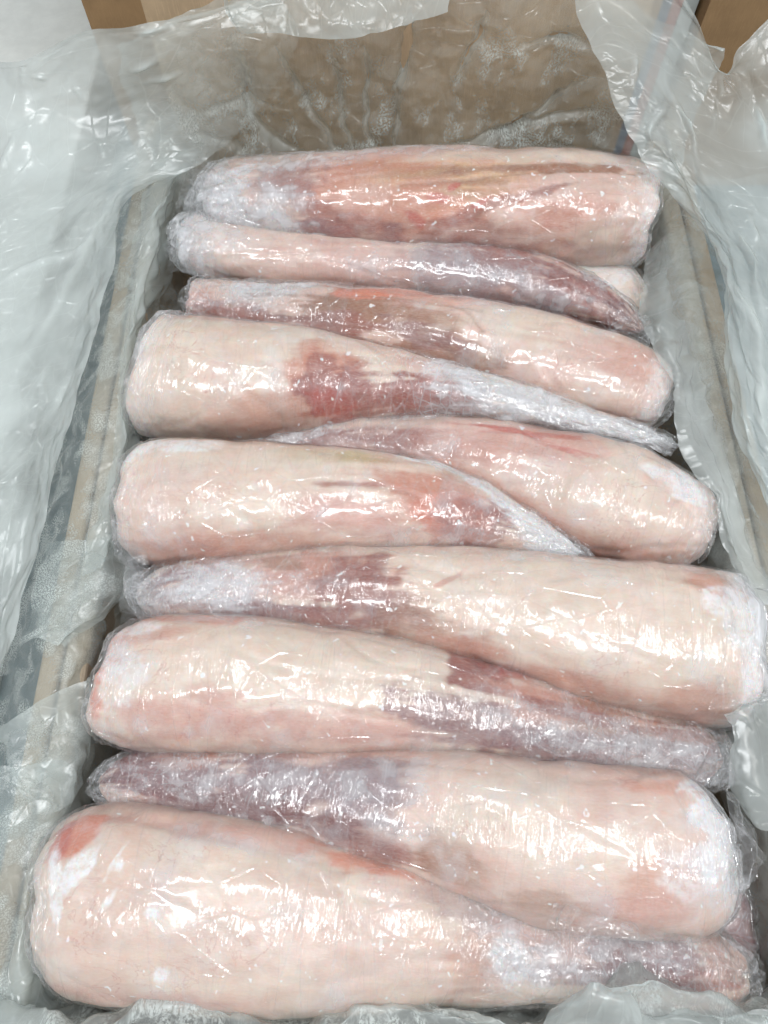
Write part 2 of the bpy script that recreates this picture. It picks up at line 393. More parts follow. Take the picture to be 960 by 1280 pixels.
def fish(label, st, zc, base, patches, seed, caps=(0.055, 0.05), ext=(0.02, 0.02), flat=0.86, end_frost=(0.5, 0.2),
         lump=1.0, grooves=(), flaps=(), tail=0, tail_len=0.42, pinch=(0.55, 0.55), N=(340, 112), NF=(400, 124), capn=(2.6, 2.2), big=True):
    ST = []
    for px, yt, yb in st:
        z = np.interp(px, [q[0] for q in zc], [q[1] for q in zc])
        c, d, ang = pix(480 + (px - 480) * 0.972, (yt + yb) / 2, z)
        ST.append((c, ((yb - yt) / 2 * d / FPX - 0.0010) * (1 / math.hypot(1, (px - 480) / FPX * 0.3)), ang))
    ctr = np.array([s[0] for s in ST]); rad = np.array([s[1] for s in ST]); ang = np.array([s[2] for s in ST])
    rad = rad / np.sqrt(np.sin(ang) ** 2 + flat ** 2 * np.cos(ang) ** 2)
    arc0 = np.concatenate([[0], np.cumsum(np.linalg.norm(np.diff(ctr, axis=0), axis=1))])
    # resample by arc length, smooth
    L = arc0[-1]
    tt = np.linspace(0, L, 160)
    k = np.ones(9) / 9
    def rs(a):
        b = np.interp(tt, arc0, a); p = np.concatenate([2 * b[0] - b[4:0:-1], b, 2 * b[-1] - b[-2:-6:-1]])
        for _ in range(2):
            p[4:-4] = np.convolve(p, k, 'same')[4:-4]
        return p[4:-4]
    cx, cyy, cz, rr = rs(ctr[:, 0]), rs(ctr[:, 1]), rs(ctr[:, 2]), rs(rad)
    tilt = np.arctan2(np.gradient(cyy), np.gradient(cx)); rr = rr * np.cos(tilt)
    def frame(s):
        q = np.clip(s, 0, L)
        o = np.stack([np.interp(q, tt, a) for a in (cx, cyy, cz)], -1)
        tx = np.stack([np.interp(q, tt, np.gradient(a, tt)) for a in (cx, cyy, cz)], -1)
        tx /= np.linalg.norm(tx, axis=-1, keepdims=True)
        o = o + tx * (s - q)[..., None]
        sd = np.cross(np.array([0, 0, 1.0]), tx); sd /= np.linalg.norm(sd, axis=-1, keepdims=True)
        up = np.cross(tx, sd)
        return o, sd, up, np.interp(q, tt, rr)
    root_loc = np.array([np.interp(L / 2, tt, cx), np.interp(L / 2, tt, cyy), np.interp(L / 2, tt, cz) - rr.mean() * flat])
    def shape(n, m, film):
        e0, e1 = (ext if film else (0, 0))
        # denser stations at the ends
        w = np.linspace(0, 1, n); w = w - 0.055 * np.sin(2 * np.pi * w)
        s = -e0 + w * (L + e0 + e1)
        a = np.linspace(-np.pi, np.pi, m, endpoint=False); a = a - 0.38 * np.sin(a)      # more points on the upper side
        Sg, A = np.meshgrid(s, a, indexing='ij')
        o, sd, up, r = frame(s)
        def cap(d, c, nn):
            q = np.clip(1 - d / c, 0, 1); return (1 - q ** nn) ** (1 / nn)
        if film:
            f = cap(s + e0, caps[0] * 0.9 + e0, 2.0 if pinch[0] < 0.7 else 2.4) * cap(L + e1 - s, caps[1] * 0.9 + e1, 2.0 if pinch[1] < .7 else 2.4)
            f = np.maximum(f, 0.012)
            core = cap(s + 0.0035, caps[0], capn[0]) * cap(L + 0.0035 - s, caps[1], capn[1])
            f = np.maximum(f, core * ((s > -0.0035) & (s < L + 0.0035)))
        else:
            f = cap(s, caps[0], capn[0]) * cap(L - s, caps[1], capn[1])
        Rh = (r * f)[:, None] * np.ones_like(A); 
        cA, sA = np.cos(A), np.sin(A)
        # squarish round section
        sq = (np.abs(cA) ** 2.3 + np.abs(sA) ** 2.3) ** (-1 / 2.3)
        circ = A * r.mean()
        lumps = 0.0026 * lump * fbm(Sg * 13, circ * 19, seed, 3) + 0.0007 * lump * fbm(Sg * 38, circ * 60, seed + 5, 3)
        lumps = lumps - 0.0008 * lump * np.maximum(0, 1 - np.abs(perlin(Sg * 7 + circ * 4, circ * 22, seed + 6)) / 0.10)
        edge = np.minimum(Sg + 0, L - Sg)
        endm = 1 - sstep(0.0, 0.05, edge)
        if not film:
            lumps = lumps + 0.0010 * endm * fbm(Sg * 130, circ * 130, seed + 8, 3)
        R = Rh * sq
        if film:
            slack = 0.25 + 0.75 * sstep(0.06, 0.0, edge) + 0.35 * sstep(0.0, 0.6, fbm(Sg * 9, circ * 9, seed + 31, 2))
            thin = sstep(0.9, 0.45, r / r.max())[:, None]; slack = np.clip(slack * (0.35 + 0.65 * np.maximum(thin, sstep(0.05, 0.0, edge))) + 0.35 * thin, 0, 1)
            wr = ridge(Sg * 70 + 0.8 * perlin(Sg * 20, circ * 20, seed), circ * 14 + Sg * 12, seed + 11) * 0.5 \
               + ridge(Sg * 26 - circ * 30, circ * 34 + Sg * 22, seed + 12) * 0.9 + ridge(Sg * 30 + circ * 60, circ * 20 - Sg * 60, seed + 14) * 0.45
            radial = np.abs(perlin(A * 3.2 + 2 * perlin(Sg * 12, circ * 3, seed), Sg * 10, seed + 17)) * sstep(0.055, -0.01, edge)
            R = R + np.maximum(lumps, lumps * 0.35) + 0.0012 + 0.0021 * wr * slack + 0.0005 * perlin(Sg * 48 + circ * 14, circ * 36, seed + 95) - 0.5 * radial * Rh * sstep(0.0, -0.006, edge) + 0.0015 * sstep(0.02, 0, edge) * perlin(Sg * 150, A * 5, seed + 3)
            R = np.maximum(R, 0.0006)
        else:
            R = R + lumps * np.minimum(1, f * 1.5)[:, None]
            R = np.maximum(R, 0.0004)
        V = o[:, None, :] + sd[:, None, :] * (R * sA)[..., None] + up[:, None, :] * (R * cA * flat)[..., None]
        k0 = sstep(0.06, 0.0, Sg); k1 = sstep(0.06, 0.0, L - Sg)
        off0 = 0.005 * np.sin(A + seed) + 0.005 * perlin(np.cos(A) * 1.7 + 5, np.sin(A) * 1.7, seed); off1 = 0.005 * np.sin(A + seed * 1.7) + 0.006 * perlin(np.cos(A) * 1.7, np.sin(A) * 1.7 + 4, seed + 1)
        off0 = off0 - off0.min(); off1 = off1 - off1.max()
        k0 = sstep(0.045, 0.0, Sg) * 0.7; k1 = sstep(0.045, 0.0, L - Sg) * 0.7
        V[..., 0] += (k0 * off0 + k1 * off1) * (r.max() / 0.06)
        if film:  # loose ends sag and twist
            ex = np.clip(np.maximum(-Sg, Sg - L), 0, None)
            V[..., 2] -= ex * 0.5 + 0
            V[..., 1] += ex * 1.2 * perlin(Sg * 25, Sg * 0 + seed, seed)
            V[..., 2] += ex * 0.8 * perlin(Sg * 30, A * 0.8, seed + 2)
        slk = np.clip(slack, 0, 1) if film else None
        return V, Sg, circ, A, edge, slk
    A_now = [None]
    # colour patches sit on the flesh in plan (metres), seen from above
    def paint(V, Sg, circ):
        col = np.ones(V.shape) * PAL[base]
        n_lo = fbm(Sg * 16, circ * 18, seed + 40, 4); n_hi = fbm(Sg * 70, circ * 60, seed + 41, 4); n_ci = fbm(Sg * 120 + circ * 20, circ * 26 + Sg * 30, seed + 44, 3); n_st = fbm(Sg * 14 + circ * 10, circ * 130 - Sg * 12, seed + 42, 4)
        col = col * (1 + 0.05 * n_lo[..., None])
        n_wh = fbm(Sg * 26 + 5, circ * 34, seed + 43, 4)
        col = col + (PAL['white'] - col) * (sstep(0.18, 0.55, n_wh) * 0.30)[..., None]
        t = sstep(0.0, 0.7, n_lo)[..., None] * 0.28
        col = col * (1 - t) + PAL['pink'] * t
        frost = np.zeros(Sg.shape); cloud = np.zeros(Sg.shape)
        X, Y = V[..., 0], V[..., 1]
        pats = [(a_, b_, c_ * 1.08, d_ * 1.08, e_, f_, min(1, g_ * 1.15)) for (a_, b_, c_, d_, e_, f_, g_) in patches]
        for (px, py, rx, ry, rot, cn, al) in pats:
            z = np.interp(px, [q[0] for q in zc], [q[1] for q in zc])
            c, d, an = pix(px, py, z + rr.mean() * 0.6)
            sx = rx * d / FPX; sy = ry * d / FPX / math.sin(an)
            q = math.radians(rot)
            dx, dy = X - c[0], Y - c[1]
            ux = (dx * math.cos(q) + dy * -math.sin(q)) / sx; uy = (dx * math.sin(q) + dy * math.cos(q)) / sy
            rad_ = np.sqrt(ux ** 2 + uy ** 2) + 0.42 * n_lo + 0.20 * n_hi + 0.34 * n_st
            if cn == 'frost': frost = np.maximum(frost, al * sstep(1.15, 0.75, rad_))
            elif cn == 'cloud': cloud = np.maximum(cloud, al * sstep(1.2, 0.5, rad_))
            else:
                m = (al * (sstep(1.12, 0.66, rad_) if cn in ('red', 'deep', 'brown', 'blood', 'mauve', 'coral') else sstep(1.35, 0.42, rad_)))[..., None]
                col = col * (1 - m) + PAL[cn] * m
        col = col * (1 + 0.06 * n_st + 0.03 * n_ci)[..., None].clip(0.6, 1.2)
        side = sstep(0.45, 1.25, np.abs(np.arctan2(np.sin(A_now[0]), np.cos(A_now[0]))))      # pinker flanks: shadow tint and scattered light of the undersides, put into the colour
        m = (side * (0.16 + 0.22 * sstep(-0.4, 0.5, n_lo)))[..., None]
        col = col * (1 - m) + (0.5 * PAL['pink'] + 0.5 * PAL['salmon']) * m
        gdepth = np.zeros(Sg.shape)
        for (pl, gw, gd, cn, al) in grooves:
            W_ = []
            for (gx, gy) in pl:
                z = np.interp(gx, [q[0] for q in zc], [q[1] for q in zc]); W_.append(pix(gx, gy, z + rr.mean() * 0.7)[0][:2])
            W_ = catmull(np.array(W_), 6 * len(W_))
            dm = np.full(Sg.shape, 9.0)
            for p0, p1 in zip(W_[:-1], W_[1:]):
                e = p1 - p0; ll = max(1e-9, (e ** 2).sum())
                t_ = np.clip(((X - p0[0]) * e[0] + (Y - p0[1]) * e[1]) / ll, 0, 1)
                dm = np.minimum(dm, np.hypot(X - p0[0] - t_ * e[0], Y - p0[1] - t_ * e[1]))
            dm = dm + 0.0012 * n_hi
            top = np.cos(A_now[0]) > -0.1
            k_ = np.exp(-(dm / gw) ** 2) * top
            gdepth += gd * k_
            m = (al * np.exp(-(dm / (gw * 0.9)) ** 2) * top * (0.6 + 0.5 * n_lo).clip(0.15, 1))[..., None]
            col = col * (1 - m) + PAL[cn] * m
        return col, frost, cloud, gdepth
    root = empty("fish_tail", tuple(root_loc), label, "fish", "frozen fish tails packed in the box")
    V, Sg, circ, A, edge, _ = shape(N[0], N[1], False)
    A_now[0] = A; col, frost, _c, gdep = paint(V, Sg, circ)
    axis_ = frame(Sg[:, 0])[0][:, None, :]; rd = V - axis_; rd /= np.maximum(1e-6, np.linalg.norm(rd, axis=-1, keepdims=True)); V = V - rd * gdep[..., None]
    fl = fbm(Sg * 80, circ * 80, seed + 60, 3)
    frost = np.maximum(frost, end_frost[0] * sstep(0.035, 0.012, Sg + 0.010 * fl))
    frost = np.maximum(frost, end_frost[1] * sstep(0.035, 0.012, L - Sg + 0.010 * fl))
    me = grid_mesh("flesh", V - root_loc, np.stack([Sg, circ], -1), {"frost": frost}, {"Col": col}, wrap=True)
    obj("flesh", me, M_flesh, root)
    V, Sg, circ, A, edge, slk = shape(NF[0], NF[1], True)
    A_now[0] = A; _a, _b, cloud, _g = paint(V, Sg, circ)
    cloud = np.maximum(cloud, 0.30 * sstep(0.0, -0.008, edge))
    cloud = np.maximum(cloud, 0.34 * sstep(0.25, 0.8, fbm(Sg * 22, circ * 30, seed + 71, 3)))
    me = grid_mesh("film_wrap", V - root_loc, np.stack([Sg + seed * 0.37, circ], -1), film_attrs(Sg, circ, seed, cloud, slk), None, wrap=True)
    obj("film_wrap", me, M_wrap, root)
    # loose second turn of film crumpled round the thin tail
    if tail:
        n_, m_ = 190, 120
        s0, s1 = (L * (1 - tail_len), L + 0.004) if tail > 0 else (-0.004, L * tail_len)
        Sg, A = np.meshgrid(np.linspace(s0, s1, n_), np.linspace(-1.75, 1.75, m_), indexing='ij')
        o, sd, up, r = frame(Sg[:, 0])
        circ = A * r.mean(); dS = np.minimum(Sg, L - Sg)
        end = np.clip(1 - np.clip(1 - (dS + 0.006) / 0.03, 0, 1) ** 2, 0.05, 1) ** 0.5
        rs_ = np.random.RandomState(seed); cr = 0
        for k_ in range(6):
            th = rs_.rand() * math.pi; lam = 0.045 * 0.78 ** k_
            ph_ = (Sg * math.cos(th) + circ * math.sin(th)) / lam + rs_.rand() + 0.4 * perlin(Sg * 20, circ * 20, seed + 130 + k_)
            cr = cr + (np.abs(2 * (ph_ - np.floor(ph_)) - 1) - 0.5) * sstep(-0.05, 0.4, perlin(Sg * (16 + 3 * k_), circ * (16 + 3 * k_), seed + 150 + k_)) * lam / 0.045
        cA, sA = np.cos(A), np.sin(A); ia0 = np.linspace(0, 1, n_)[:, None]; ia0 = ia0 if tail > 0 else 1 - ia0
        R = r[:, None] * end * (np.abs(cA) ** 2.3 + np.abs(sA) ** 2.3) ** (-1 / 2.3) + 0.0034 + 0.0036 * cr * sstep(0.0, 0.3, ia0)
        V = o[:, None, :] + sd[:, None, :] * (R * sA)[..., None] + up[:, None, :] * (R * cA * flat)[..., None]
        ia = np.linspace(0, 1, n_)[:, None]; ia = ia if tail > 0 else 1 - ia
        fade = sstep(0.0, 0.35, ia + 0.18 * fbm(Sg * 40, circ * 40, seed + 170, 3)) * sstep(1.75, 1.2, np.abs(A) + 0.3 * fbm(Sg * 50, circ * 50, seed + 171, 3))
        cl = fade * (0.0 + 0.40 * sstep(0.2, 0.7, fbm(Sg * 45, circ * 60, seed + 172, 4)))
        obj("film_flap", grid_mesh("film_flap", V - root_loc, np.stack([Sg + seed * .51, circ], -1), film_attrs(Sg, circ, seed + 7, cl, 0.35 * fade)), M_wrap, root)
    for k, fl in enumerate(flaps):
        sheet("film_flap", [[pt(*q) for q in row] for row in fl], 110, 80, seed + k * 7, amp=(0.004, 0.0034), freq=(22, 60), rot=0.5 + k, stretch=0.7, mat=M_wrap, parent=root, rough=1.0)
    return root

fish("rearmost fish tail against the back panel, with orange yellow middle",
     [(248, 212, 290), (300, 203, 304), (400, 197, 314), (500, 192, 320), (600, 191, 324), (700, 193, 330), (770, 200, 332), (828, 214, 326)],
     [(240, 0.012), (830, 0.018)], 'pale',
     [(540, 240, 170, 40, -1, 'salmon', .8), (560, 240, 120, 24, -2, 'yellow', .75), (560, 232, 110, 6, -2, 'brown', .5), (520, 252, 120, 8, 2, 'brown', .45), (470, 224, 80, 9, -4, 'salmon', .7), (610, 246, 40, 5, 8, 'brown', .5), (545, 264, 60, 8, 4, 'coral', .45), (440, 255, 90, 22, 12, 'salmon', .6), (420, 266, 70, 9, 12, 'red', .65),
      (430, 278, 100, 12, 8, 'mauve', .8), (350, 235, 60, 16, 0, 'mauve', .5), (520, 298, 110, 18, 2, 'red', .75), (600, 285, 60, 10, 2, 'mauve', .4), (705, 258, 70, 22, 0, 'salmon', .9), (720, 250, 80, 14, 0, 'pale', .6),
      (690, 229, 120, 5, 0, 'brown', .95), (600, 266, 90, 5, -12, 'red', .6), (760, 300, 60, 18, 0, 'cream', .8), (650, 212, 130, 9, 1, 'cream', .7),
      (520, 270, 12, 3, 20, 'blood', .6), (565, 248, 9, 3, -30, 'blood', .7), (545, 256, 12, 3, 10, 'blood', .6), (600, 262, 14, 3, -20, 'blood', .5), (500, 250, 60, 8, -6, 'salmon', .5), (720, 313, 4, 3, 0, 'blood', .7), (490, 205, 60, 6, 0, 'pink', .6),
      (270, 240, 50, 40, 0, 'frost', .8), (330, 268, 40, 14, 10, 'frost', .7), (270, 240, 60, 44, 0, 'cloud', .8), (350, 208, 90, 14, 0, 'cloud', .7), (500, 200, 120, 8, 0, 'cloud', .5), (330, 262, 60, 22, 12, 'cloud', .8)],
     11, tail=-1, tail_len=0.22, caps=(0.02, 0.017), ext=(0.022, 0.003), end_frost=(.6, .6), capn=(2.4, 5.0), grooves=[([(500,240),(580,236),(690,228),(790,226)],.0022,.0016,'brown',.8),([(590,268),(650,252),(720,240)],.002,.0012,'brown',.6),([(380,268),(460,285),(520,298)],.003,.0014,'mauve',.6),([(420,262),(480,276),(540,288)],.002,.001,'red',.5)],
     flaps=[[[(228,212,.03,.5),(250,204,.04,.4),(285,204,.045,.2)],[(222,245,.03,.55),(250,240,.05,.45),(300,240,.055,.15)],[(218,280,.02,.5),(250,285,.045,.4),(310,282,.05,.1)]]])

fish("second fish tail from the back, blunt left end tapering to dark red tip at right",
     [(214, 262, 338), (260, 272, 350), (320, 283, 360), (400, 290, 366), (500, 297, 372), (600, 304, 384), (680, 318, 398), (750, 348, 410), (815, 396, 430)],
     [(214, 0.0), (500, -0.006), (815, -0.005)], 'pale',
     [(330, 325, 90, 26, 0, 'pale', .6), (470, 340, 90, 22, 6, 'pink', .6), (600, 345, 80, 26, 8, 'grey', .8), (640, 330, 60, 14, 10, 'red', .7),
      (720, 362, 70, 26, 24, 'red', .9), (780, 396, 50, 22, 34, 'deep', .7), (640, 365, 60, 16, 10, 'grey', .7), (250, 305, 40, 40, 0, 'frost', .4),
      (235, 300, 30, 40, 0, 'cloud', .8), (560, 340, 120, 22, 6, 'cloud', .35), (680, 372, 60, 10, 18, 'cloud', .5), (740, 352, 26, 8, 50, 'cloud', .7)],
     22, tail=1, tail_len=0.50, caps=(0.03, 0.03), ext=(0.014, 0.012), end_frost=(.85, 0), capn=(2.6, 2.0), grooves=[([(640,322),(720,348),(790,390)],.003,.001,'deep',.5),([(680,345),(740,372),(800,412)],.0025,.001,'deep',.45)],
     flaps=[[[(210,285,.02,.6),(232,282,.03,.5),(268,290,.035,.15)],[(206,315,.01,.6),(230,315,.03,.5),(270,322,.035,.1)],[(216,340,.0,.6),(236,340,.02,.5),(268,345,.025,.1)]]])

fish("third fish tail from the back, narrow blunt pink end at left",
     [(224, 351, 402), (280, 353, 412), (340, 354, 424), (400, 356, 440), (500, 362, 466), (600, 374, 494), (700, 394, 524), (780, 420, 545), (848, 452, 550)],
     [(224, -0.005), (500, -0.004), (848, 0.004)], 'pale',
     [(245, 375, 26, 30, 0, 'salmon', .9), (236, 375, 12, 30, 0, 'pink', .8), (300, 392, 60, 16, 10, 'red', .75), (340, 365, 60, 12, 4, 'white', .8),
      (440, 397, 100, 26, 12, 'brown', .9), (420, 408, 70, 12, 12, 'red', .6), (470, 372, 70, 9, 4, 'coral', .85), (530, 410, 60, 22, 20, 'brown', .6), (560, 450, 90, 26, 22, 'brown', .8), (640, 492, 60, 10, 22, 'brown', .7), (530, 425, 60, 10, 22, 'mauve', .5),
      (560, 385, 60, 16, 12, 'pink', .6), (660, 420, 90, 30, 14, 'cream', .9), (760, 455, 80, 20, 18, 'pink', .5), (800, 480, 50, 36, 0, 'salmon', .3), (740, 500, 70, 14, 18, 'cream', .5),
      (345, 362, 70, 10, 3, 'cloud', .75), (600, 395, 30, 20, 0, 'cloud', .5), (620, 430, 16, 40, 0, 'cloud', .3)],
     33, tail=-1, tail_len=0.35, caps=(0.008, 0.026), ext=(0.003, 0.010), end_frost=(.3, .55), capn=(5.0, 3.4), grooves=[([(300,378),(350,392),(420,402)],.003,.0012,'red',.4),([(540,380),(580,400),(600,425)],.002,.001,'brown',.5),([(440,372),(520,382),(600,400)],.002,.0012,'brown',.4)])

fish("fourth fish tail from the back, thick pale left end and white frosted tip at right",
     [(176, 392, 545), (230, 396, 556), (300, 403, 556), (400, 414, 540), (500, 437, 525), (600, 466, 522), (700, 496, 535), (780, 526, 552), (842, 545, 562)],
     [(176, 0.004), (480, 0.008), (600, 0.022), (842, 0.022)], 'cream',
     [(230, 465, 60, 60, 0, 'cream', .8), (340, 520, 60, 16, -6, 'salmon', .45), (300, 412, 110, 8, 4, 'salmon', .5), (410, 487, 40, 36, 0, 'salmon', .9), (400, 490, 14, 30, 10, 'red', .6), (450, 502, 60, 18, 0, 'red', .9), (420, 510, 30, 14, 0, 'blood', .5),
      (530, 494, 90, 24, 4, 'red', .85), (600, 505, 40, 8, 8, 'deep', .5), (500, 520, 50, 10, 0, 'brown', .5), (470, 440, 60, 12, 14, 'pale', .7), (540, 460, 60, 12, 16, 'pink', .6),
      (640, 485, 60, 22, 18, 'frost', .75), (760, 530, 80, 26, 14, 'frost', .85), (575, 462, 50, 14, 16, 'frost', .6),
      (700, 510, 140, 30, 16, 'cloud', .85), (570, 462, 60, 16, 18, 'cloud', .6), (200, 405, 40, 14, 0, 'cloud', .6), (188, 430, 16, 50, 0, 'cloud', .4)],
     44, tail=1, tail_len=0.42, caps=(0.015, 0.03), ext=(0.003, 0.016), end_frost=(.35, .8), capn=(5.5, 2.0), grooves=[([(330,470),(370,482),(400,476)],.003,.0016,'pale',.3),([(300,500),(350,520)],.004,.0016,'salmon',.3)],
     flaps=[[[(600,468,.05,.3),(590,490,.055,.3),(600,512,.05,.2)],[(690,490,.05,.6),(685,510,.055,.6),(690,528,.05,.4)],[(780,522,.045,.7),(775,535,.05,.7),(770,548,.045,.5)],[(848,548,.04,.6),(842,556,.04,.7),(835,566,.035,.5)]]])

fish("fifth fish tail from the back, narrow left tip, thick lumpy pink right end",
     [(280, 545, 562), (350, 534, 568), (450, 521, 582), (550, 514, 608), (640, 519, 646), (720, 534, 690), (790, 556, 712), (850, 580, 718), (908, 615, 715)],
     [(280, -0.012), (550, -0.006), (908, 0.004)], 'pale',
     [(390, 548, 90, 12, -4, 'mauve', .5), (430, 552, 120, 16, 0, 'red', .55), (520, 560, 80, 20, 12, 'red', .55), (600, 560, 60, 30, 20, 'pink', .7), (540, 528, 90, 10, 0, 'pale', .7),
      (680, 560, 70, 26, 24, 'pink', .7), (640, 548, 70, 4, 12, 'blood', .45), (700, 575, 60, 3, 22, 'blood', .35), (600, 540, 40, 3, 8, 'blood', .4), (620, 620, 90, 12, 32, 'salmon', .8), (700, 668, 60, 12, 26, 'salmon', .8), (780, 640, 80, 40, 20, 'cream', .8),
      (800, 580, 40, 22, 0, 'cream', .9), (850, 612, 26, 24, 0, 'frost', .8), (820, 605, 26, 10, 20, 'frost', .6), (870, 690, 50, 30, 0, 'pale', .6), (760, 690, 80, 10, 8, 'salmon', .6),
      (370, 540, 60, 8, -6, 'cloud', .6), (520, 520, 90, 8, 0, 'cloud', .4), (830, 600, 50, 30, 20, 'cloud', .4)],
     55, tail=-1, tail_len=0.38, caps=(0.02, 0.030), ext=(0.0, 0.005), end_frost=(0, .3), capn=(2.0, 3.2), lump=1.3, grooves=[([(800,575),(840,590),(850,620),(830,640)],.004,.002,'pink',.5),([(770,560),(800,600),(860,650)],.004,.0018,'pale',.3),([(600,545),(660,552),(720,585)],.002,.001,'blood',.4),([(420,560),(520,580),(600,622)],.003,.001,'red',.4)])

fish("sixth fish tail from the back, rounded pale left end, white edged orange tip",
     [(144, 556, 696), (190, 551, 712), (260, 550, 714), (350, 555, 706), (450, 562, 698), (530, 574, 695), (600, 600, 697), (665, 640, 699), (738, 682, 700)],
     [(144, 0.004), (450, 0.006), (738, 0.012)], 'cream',
     [(200, 640, 60, 60, 0, 'pale', .8), (230, 690, 80, 18, -4, 'salmon', .6), (420, 578, 70, 10, 4, 'olive', .7), (330, 585, 90, 18, 0, 'cream', .6), (340, 680, 120, 12, -2, 'salmon', .55),
      (440, 650, 80, 22, 0, 'pink', .8), (460, 615, 50, 5, 0, 'red', .6), (540, 625, 80, 36, 16, 'salmon', .95), (590, 655, 60, 24, 14, 'red', .45), (570, 650, 50, 26, 10, 'coral', .6), (600, 660, 40, 24, 20, 'red', .5), (630, 640, 20, 14, 40, 'red', .7), (520, 682, 110, 8, 0, 'red', .6),
      (540, 576, 80, 7, 12, 'frost', .9), (620, 612, 70, 12, 36, 'frost', .95), (680, 655, 50, 16, 36, 'frost', .95), (700, 680, 40, 14, 14, 'frost', .8), (245, 568, 40, 10, 0, 'frost', .7), (180, 570, 24, 16, -30, 'frost', .6),
      (690, 675, 50, 18, 20, 'cloud', .6), (520, 668, 90, 10, 0, 'cloud', .35)],
     66, tail=1, tail_len=0.32, caps=(0.024, 0.03), ext=(0.003, 0.010), end_frost=(.25, .9), capn=(4.2, 1.9), grooves=[([(430,612),(500,618),(560,640)],.003,.001,'red',.45),([(560,655),(610,640)],.0015,.001,'deep',.5)])

fish("seventh fish tail from the back, twisted film knot at left, thick pale right end",
     [(158, 716, 774), (200, 704, 778), (300, 689, 786), (400, 681, 800), (500, 680, 812), (600, 684, 834), (700, 690, 866), (800, 699, 894), (890, 708, 908), (952, 722, 902)],
     [(158, 0.0), (500, 0.004), (952, 0.008)], 'cream',
     [(250, 735, 80, 40, 0, 'grey', .8), (210, 720, 50, 12, -8, 'mauve', .7), (270, 730, 60, 24, 0, 'frost', .6), (360, 725, 70, 34, 0, 'pink', .9), (350, 765, 80, 16, 4, 'mauve', .8), (430, 715, 60, 26, 4, 'salmon', .8),
      (455, 745, 56, 40, 6, 'red', .7), (470, 715, 14, 34, 10, 'red', .5), (490, 770, 50, 20, 10, 'mauve', .6), (420, 775, 60, 14, 6, 'red', .8), (350, 706, 26, 12, 0, 'brown', .6), (520, 780, 60, 26, 12, 'brown', .55), (580, 815, 70, 14, 16, 'salmon', .8), (700, 850, 90, 12, 14, 'salmon', .7),
      (660, 740, 110, 36, 6, 'cream', .8), (780, 790, 90, 50, 10, 'cream', .5), (880, 735, 46, 20, 6, 'salmon', .6), (890, 760, 26, 18, 0, 'frost', .7), (925, 800, 26, 60, 0, 'frost', .6), (865, 880, 50, 18, 0, 'salmon', .55), (560, 730, 26, 4, -30, 'blood', .35),
      (260, 735, 80, 26, -4, 'cloud', .6), (930, 800, 30, 80, 0, 'cloud', .7), (690, 700, 120, 8, 2, 'cloud', .4)],
     77, tail=-1, tail_len=0.42, caps=(0.022, 0.022), ext=(0.012, 0.008), end_frost=(.4, .85), capn=(2.0, 5.5), pinch=(.8, .5), grooves=[([(850,730),(890,745),(870,775)],.004,.002,'salmon',.5),([(500,700),(560,720),(620,715)],.004,.0014,'pale',.3)],
     flaps=[[[(140,668,.015,.4),(158,662,.02,.35),(176,676,.025,.3)],[(142,695,.02,.5),(160,690,.03,.3),(182,695,.03,.3)],[(150,725,.02,.6),(166,722,.035,.4),(190,722,.035,.2)],[(150,760,.015,.6),(166,755,.035,.4),(190,755,.04,.2)],[(152,778,.005,.5),(168,780,.02,.4),(188,780,.025,.2)]],
      [[(900,712,.05,.4),(930,720,.05,.6),(962,740,.04,.6)],[(905,790,.06,.3),(935,790,.06,.6),(968,800,.05,.6)],[(885,890,.04,.4),(925,890,.04,.6),(968,890,.03,.6)]]])

fish("eighth fish tail from the back, cream left body with red band at mid right",
     [(118, 782, 920), (160, 773, 936), (230, 766, 944), (300, 768, 946), (400, 779, 946), (500, 795, 950), (600, 821, 956), (700, 851, 968), (800, 882, 982), (918, 908, 992)],
     [(118, 0.002), (500, 0.004), (918, -0.012)], 'cream',
     [(330, 840, 160, 50, 2, 'cream', .9), (460, 830, 60, 40, 8, 'cream', .9), (150, 800, 30, 40, 0, 'pink', .8), (128, 850, 12, 60, 0, 'coral', .8), (240, 775, 60, 10, 0, 'coral', .6), (200, 800, 60, 12, -8, 'salmon', .5),
      (230, 900, 80, 26, 0, 'pink', .7), (420, 915, 140, 22, 2, 'pink', .8), (600, 842, 40, 40, 14, 'red', .95), (610, 830, 30, 12, 20, 'deep', .6), (740, 890, 120, 24, 14, 'salmon', .9), (640, 835, 26, 12, 24, 'blood', .7), (590, 905, 90, 30, 10, 'mauve', .7), (680, 880, 50, 26, 16, 'salmon', .9),
      (760, 905, 60, 26, 14, 'brown', .6), (860, 925, 70, 26, 8, 'red', .6), (800, 945, 100, 22, 8, 'mauve', .7), (730, 895, 110, 8, 14, 'red', .7), (860, 940, 60, 12, 8, 'deep', .5), (700, 940, 90, 20, 8, 'mauve', .7), (900, 950, 40, 30, 0, 'grey', .6),
      (160, 840, 40, 34, 0, 'frost', .55), (180, 790, 30, 10, -10, 'frost', .5), (790, 930, 110, 22, 10, 'cloud', .45), (640, 905, 60, 16, 10, 'cloud', .3), (170, 830, 40, 36, 0, 'cloud', .4)],
     88, tail=1, tail_len=0.50, caps=(0.020, 0.03), ext=(0.003, 0.02), end_frost=(.2, 0), capn=(4.5, 2.0), grooves=[([(430,800),(470,830),(520,840)],.0018,.001,'brown',.25),([(590,820),(620,845),(640,830)],.003,.0014,'blood',.5)],
     flaps=[[[(640,880,.05,.15),(650,905,.055,.2),(640,930,.05,.2)],[(740,890,.045,.3),(740,920,.055,.4),(730,950,.045,.3)],[(840,905,.04,.4),(840,935,.05,.4),(830,965,.04,.4)],[(930,915,.02,.4),(930,945,.03,.5),(925,985,.02,.4)]]])

